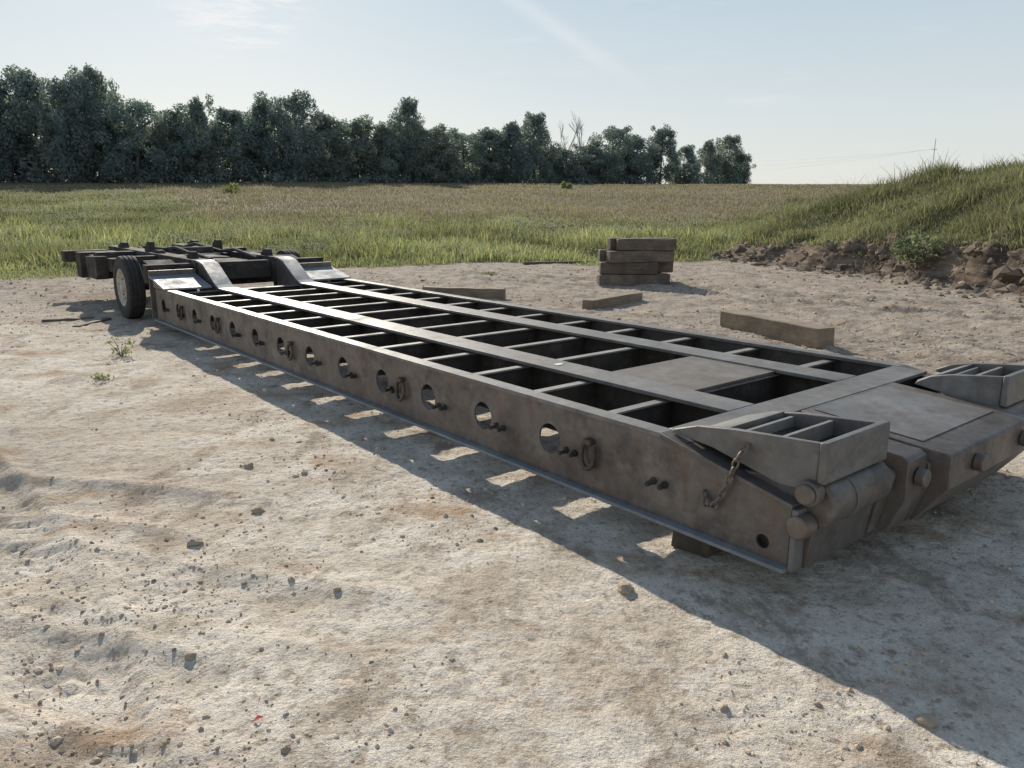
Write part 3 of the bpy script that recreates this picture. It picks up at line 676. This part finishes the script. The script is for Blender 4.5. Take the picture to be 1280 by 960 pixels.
TREES = [(-32, 106, 84, 0, 'tall dark tree cut off by the left edge of the picture'),
 (14, 101, 86, 7, 'tall dark tree at the far left of the treeline, first full crown'),
 (58, 96, 88, 3, 'broad tall crown second in from the left end of the treeline'),
 (98, 102, 85, 2, 'tall narrow tree between the broad left crown and the highest tree'),
 (134, 88, 90, 1, 'highest tree of the wood, standing above its neighbours at left'),
 (178, 128, 86, 6, 'rounded tree stepping down right of the highest tree'),
 (222, 138, 90, 0, 'lower dark tree above the left end of the trailer frame'),
 (256, 126, 88, 7, 'tree rising above the swept rear of the trailer'),
 (300, 138, 90, 1, 'middle height tree in the left half, between two higher crowns'),
 (338, 129, 93, 3, 'broad tree left of the two touching crowns in the left half'),
 (374, 123, 90, 6, 'tall full crown in the left half, before the wood dips'),
 (412, 147, 92, 2, 'tree at the left of the dip in the treeline'),
 (448, 154, 95, 3, 'low rounded tree in the dip of the treeline'),
 (482, 157, 96, 7, 'slim tree just left of the lone high crown in the middle'),
 (512, 125, 98, 1, 'lone high crown rising in the middle of the treeline'),
 (547, 160, 98, 0, 'low tree just right of the lone high middle crown'),
 (580, 167, 102, 6, 'low broad tree in the middle of the treeline'),
 (612, 164, 104, 2, 'low narrow tree right of the broad middle tree'),
 (640, 155, 104, 7, 'tree left of the full crown before the bare tree'),
 (668, 143, 108, 1, 'full tall crown immediately left of the bare tree'),
 (702, 187, 112, 3, 'low bushy tree under the bare branches'),
 (736, 181, 114, 0, 'low tree just right of the bare tree'),
 (764, 162, 116, 6, 'tree with a ragged top right of the bare tree'),
 (794, 172, 120, 3, 'dark tree left of the gap near the end of the wood'),
 (824, 163, 122, 4, 'open crowned tree with sky showing under it near the right end'),
 (853, 184, 125, 5, 'small tree between the open crown and the end group'),
 (882, 177, 128, 7, 'left tree of the pair ending the treeline on the right'),
 (908, 171, 130, 5, 'right tree of the end pair, last high crown of the wood'),
 (924, 194, 131, 2, 'small low tree closing the right end of the treeline')]
NARROW = {14: .8, 98: .75, 134: .8, 512: .7, 256: .75, 824: .75, 853: .7, 882: .78, 908: .78, 924: .55, 668: .85, 374: .85}
for (px, pt, d, v, lab) in TREES:
    X = at_dist(px, d); z = float(terrain(np.array([X]), np.array([float(d)]))[0])-.25
    ztop = CAMH+(255-pt)/FPX*d
    h = (ztop-z)/11.9; w = max(.85, min(1.0, h)); w *= random.uniform(.92, 1.06)*NARROW.get(px, 1)
    r = empty('broadleaf_tree', (X, d, z), random.uniform(0, 6.28)); r.scale = (w, w, h)
    tag(r, lab, 'tree', 'trees of the distant wood')
    for nm, me in (('crown', protos[v][0]), ('trunk', protos[v][1])):
        o = bpy.data.objects.new(nm, me); col.objects.link(o); o.parent = r
# the mass of the wood behind and its undergrowth
lob = []
TP = [t[0] for t in TREES]; TT = [t[1] for t in TREES]
def tz0(X, d): return float(terrain(np.array([X]), np.array([float(d)]))[0])
for i in range(380):
    px = random.uniform(-120, 805); d = float(np.interp(px, [-120, 400, 805], [87, 95, 121]))+random.uniform(-2, 9)
    X = at_dist(px, d); z = tz0(X, d)
    top = CAMH+(255-float(np.interp(px, TP, TT))-22)/FPX*d-z-1.6
    lob.append((X, d, z+.5+max(.5, top)*random.uniform(0, 1)**.7*random.uniform(.75, 1), random.uniform(1.2, 2.2)))
for i in range(150):
    px = -110+i*6.2; d = float(np.interp(px, [-120, 400, 805], [83, 89, 116]))+random.uniform(-1.5, 2); X = at_dist(px, d)
    lob.append((X, d, tz0(X, d)+random.uniform(.0, .5), random.uniform(.7, 1.3)))
for i in range(26):
    px = random.uniform(790, 925); d = random.uniform(124, 132); X = at_dist(px, d)
    lob.append((X, d, tz0(X, d)+random.uniform(.2, 1.0), random.uniform(.6, 1.1)))
V, F, tt = leafcloud(lob, 110000, .22, [(c[0]*.92, c[1]*.92, c[2]*.95) for c in HAZED_LEAF], [4, 4, 3, .6])
o = link('woodland', fastmesh('woodland', V, F, tt), M['leaf']); tag(o, 'dark undergrowth and inner mass of the distant wood', 'wood', kind='stuff')
# bare trees
def bare(h):
    mb = MB()
    def br(p, d, L, r, lv):
        pts = [p]; q = p
        for i in range(4):
            d = (d+Vector((random.uniform(-.16, .16), random.uniform(-.16, .16), .05))).normalized(); q = q+d*L/4; pts.append(q)
        mb.tube(pts, r, 6, False, r*.5)
        if lv < 3:
            for i in range(4 if lv else 6):
                t = pts[random.randint(2, 4)]; dd = (d+Vector((random.uniform(-.9, .9), random.uniform(-.9, .9), random.uniform(-.05, .6)))).normalized()
                br(t, dd, L*random.uniform(.4, .62), r*.5, lv+1)
    br(Vector((0, 0, -.2)), Vector((0, 0, 1)), h*.55, .13, 0); return mb.mesh('bare_tree')
for (px, pt, d, lab) in ((704, 146, 111, 'leafless grey tree standing out of the treeline, the taller bare one'), (723, 154, 111, 'smaller leafless tree right beside the taller bare one')):
    X = at_dist(px, d); z = tz(X, d); h = CAMH+(255-pt)/FPX*d-z
    me = bare(h); me.materials.append(M['deadwood']); 
    zmax = max(v.co.z for v in me.vertices); r = empty('bare_tree', (X, d, z)); r.scale = (.9, .9, h/zmax); tag(r, lab, 'tree')
    o = bpy.data.objects.new('branches', me); col.objects.link(o); o.parent = r
# shrubs
def shrub(px, py, y, w, h, lab, cols, n=900, size=.06, name='shrub', cat='shrub'):
    if y is None: X, Y = at(px, py)
    else: X, Y = at_dist(px, y), y
    z = tz(X, Y)
    lobes = [(random.uniform(-.75, .75)*w/2, random.uniform(-.75, .75)*w/2, h*random.uniform(.1, .9)*random.uniform(.6, 1), w*random.uniform(.07, .2)) for _ in range(22)]
    V, F, tt = leafcloud(lobes, n, size, cols, [1]*len(cols))
    r = empty(name, (X, Y, z)); tag(r, lab, cat)
    link('leaves', fastmesh('leaves', V, F, tt), M['shrub'], r)
    mb = MB()
    for l in lobes[:8]: mb.tube([(0, 0, -.03), (l[0]*.4, l[1]*.4, l[2]*.5), (l[0], l[1], l[2])], .012*h+.002, 5, False, .003)
    mb.build('stems', M['bark'], r)
SY = [(.18, .205, .085), (.22, .24, .11)]
shrub(1165, 345, 18.2, 1.5, .7, 'grey green shrub growing on the face of the dug bank', [(.20, .22, .13), (.24, .26, .16), (.15, .175, .105)], 1500, .05)
shrub(290, 248, 62, 1.3, .75, 'single green bush standing in the field at left', SY, 350, .10)
shrub(708, 240, 80, 1.3, .75, 'single small bush standing in the field before the bare tree', SY, 350, .12)
shrub(152, 446, None, .30, .26, 'thin green weed sprouting from the sand below the wheel', SY, 90, .02, 'weed', 'weed')
shrub(128, 474, None, .26, .08, 'low yellow green weed patch on the sand nearest the camera at left', SY, 90, .018, 'weed', 'weed')
# power line
PX, PY = at_dist(1160, 150), 150.0
r = empty('utility_pole', (PX, PY, tz(PX, PY))); tag(r, 'thin utility pole rising behind the mound on the skyline', 'pole')
zb = r.location.z; ht = CAMH+(255-179)/FPX*150-zb
mb = MB(); mb.cyl((0, 0, -.5), (0, 0, ht), .07, 10, .05); mb.build('mast', M['pole'], r)
mb = MB(); mb.box(-.4, .4, -.03, .03, ht-2.0, ht-1.94); mb.build('crossarm', M['pole'], r)
for i in (-1, 0, 1):
    mb = MB(); mb.cyl((i*.36, 0, ht-1.94), (i*.36, 0, ht-1.82), .035, 8); mb.build('insulator', M['rim'], r)
QX, QY = at_dist(890, 215), 215.0
for i, lab in ((-1, 'lowest of three faint wires crossing the sky left of the pole'), (0, 'middle of three faint wires crossing the sky left of the pole'), (1, 'highest of three faint wires crossing the sky left of the pole')):
    pts = []
    for j in range(17):
        t = j/16; pts.append((PX+(QX-PX)*t+i*.36*(1-t), PY+(QY-PY)*t, (zb+ht-1.82)*(1-t)+(11.4+i*1.6)*t-4*t*(1-t)*.7))
    mb = MB(); mb.tube(pts, .011, 5); tag(mb.build('power_wire', M['wire']), lab, 'wire')

# ------------------------------------------------------------------ light
SAZ, SEL = R(-21), R(27)
w = bpy.data.worlds.new('World'); scene.world = w; w.use_nodes = True; nt = w.node_tree; bg = nt.nodes['Background']
def wn(t, **kw):
    n_ = nt.nodes.new(t)
    for k_, v_ in kw.items(): setattr(n_, k_, v_)
    return n_
L_ = nt.links.new
sky = wn('ShaderNodeTexSky', sky_type='NISHITA'); sky.sun_disc = False
sky.sun_elevation = SEL; sky.sun_rotation = SAZ % (2*math.pi); sky.air_density = 1.0; sky.dust_density = 1.0; sky.ozone_density = 1.5
tc = wn('ShaderNodeTexCoord'); sx_ = wn('ShaderNodeSeparateXYZ'); L_(tc.outputs['Generated'], sx_.inputs[0])
hz = wn('ShaderNodeValToRGB'); e = hz.color_ramp.elements           # pale summer haze, thinning with height
while len(e) < 5: e.new(.5)
for i, (p, c) in enumerate(((0, (.82, .825, .79)), (.10, (.72, .775, .785)), (.24, (.55, .665, .75)), (.42, (.35, .465, .60)), (.8, (.17, .25, .38)))):
    e[i].position = p; e[i].color = (*c, 1)
L_(sx_.outputs[2], hz.inputs[0])
mul = wn('ShaderNodeVectorMath', operation='SCALE'); mul.inputs['Scale'].default_value = 1/.085; L_(hz.outputs[0], mul.inputs[0])
m0 = wn('ShaderNodeMix', data_type='RGBA'); m0.inputs[0].default_value = .84
L_(sky.outputs[0], m0.inputs[6]); L_(mul.outputs[0], m0.inputs[7])
# thin cirrus wisp high at left; lens flare streak painted in sky colour
mp = wn('ShaderNodeMapping'); mp.inputs['Scale'].default_value = (1.6, 2, 9); mp.inputs['Rotation'].default_value = (0, .3, .4)
L_(tc.outputs['Generated'], mp.inputs['Vector'])
nz = wn('ShaderNodeTexNoise'); nz.inputs['Scale'].default_value = 3.2; nz.inputs['Detail'].default_value = 8; nz.inputs['Roughness'].default_value = .65
L_(mp.outputs[0], nz.inputs['Vector'])
nz2 = wn('ShaderNodeTexNoise'); nz2.inputs['Scale'].default_value = 9; nz2.inputs['Detail'].default_value = 8; nz2.inputs['Roughness'].default_value = .65
L_(mp.outputs[0], nz2.inputs['Vector'])
def wmath(op, a, b=None):
    n_ = wn('ShaderNodeMath', operation=op)
    for v_, i_ in ((a, 0), (b, 1)):
        if v_ is None: continue
        if hasattr(v_, 'node'): L_(v_, n_.inputs[i_])
        else: n_.inputs[i_].default_value = v_
    return n_.outputs[0]
def wdot(v):
    n_ = wn('ShaderNodeVectorMath', operation='DOT_PRODUCT'); L_(tc.outputs['Generated'], n_.inputs[0]); n_.inputs[1].default_value = v; return n_.outputs['Value']
def wmap(val, a, b, c, d):
    n_ = wn('ShaderNodeMapRange', interpolation_type='SMOOTHSTEP'); L_(val, n_.inputs[0])
    for i_, q in ((1, a), (2, b), (3, c), (4, d)): n_.inputs[i_].default_value = q
    return n_.outputs[0]
wisp = wmath('MULTIPLY', wmap(wdot(pdir(295, -12).normalized()), .9955, .9996, 0, 1), wmap(nz2.outputs['Fac'], .42, .64, 0, 1))
d1, d2 = pdir(630, -10).normalized(), pdir(830, 128).normalized()
pn = d1.cross(d2).normalized()
streak = wmath('MULTIPLY', wmap(wmath('ABSOLUTE', wdot(pn)), 0, .016, .28, 0), wmap(wdot(d1), .975, .995, 0, 1))
gen = wmap(nz.outputs['Fac'], .55, .85, 0, .3)
cl = wmath('MINIMUM', wmath('ADD', wmath('ADD', wisp, streak), gen), 1.0)
mxn = wn('ShaderNodeMix', data_type='RGBA'); L_(cl, mxn.inputs[0]); L_(m0.outputs[2], mxn.inputs[6]); mxn.inputs[7].default_value = (10.2, 10.5, 10.6, 1)
L_(mxn.outputs[2], bg.inputs['Color']); bg.inputs['Strength'].default_value = .085
sd = bpy.data.lights.new('sun', 'SUN'); sd.energy = 5.0; sd.angle = R(.53); sd.color = (1, .93, .81)
so = bpy.data.objects.new('sun', sd); col.objects.link(so)
S = Vector((math.sin(SAZ)*math.cos(SEL), math.cos(SAZ)*math.cos(SEL), math.sin(SEL)))
so.rotation_euler = S.to_track_quat('Z', 'Y').to_euler(); so.location = (-20, 40, 30)
scene.view_settings.view_transform = 'Standard'; scene.view_settings.look = 'None'; scene.view_settings.exposure = 0
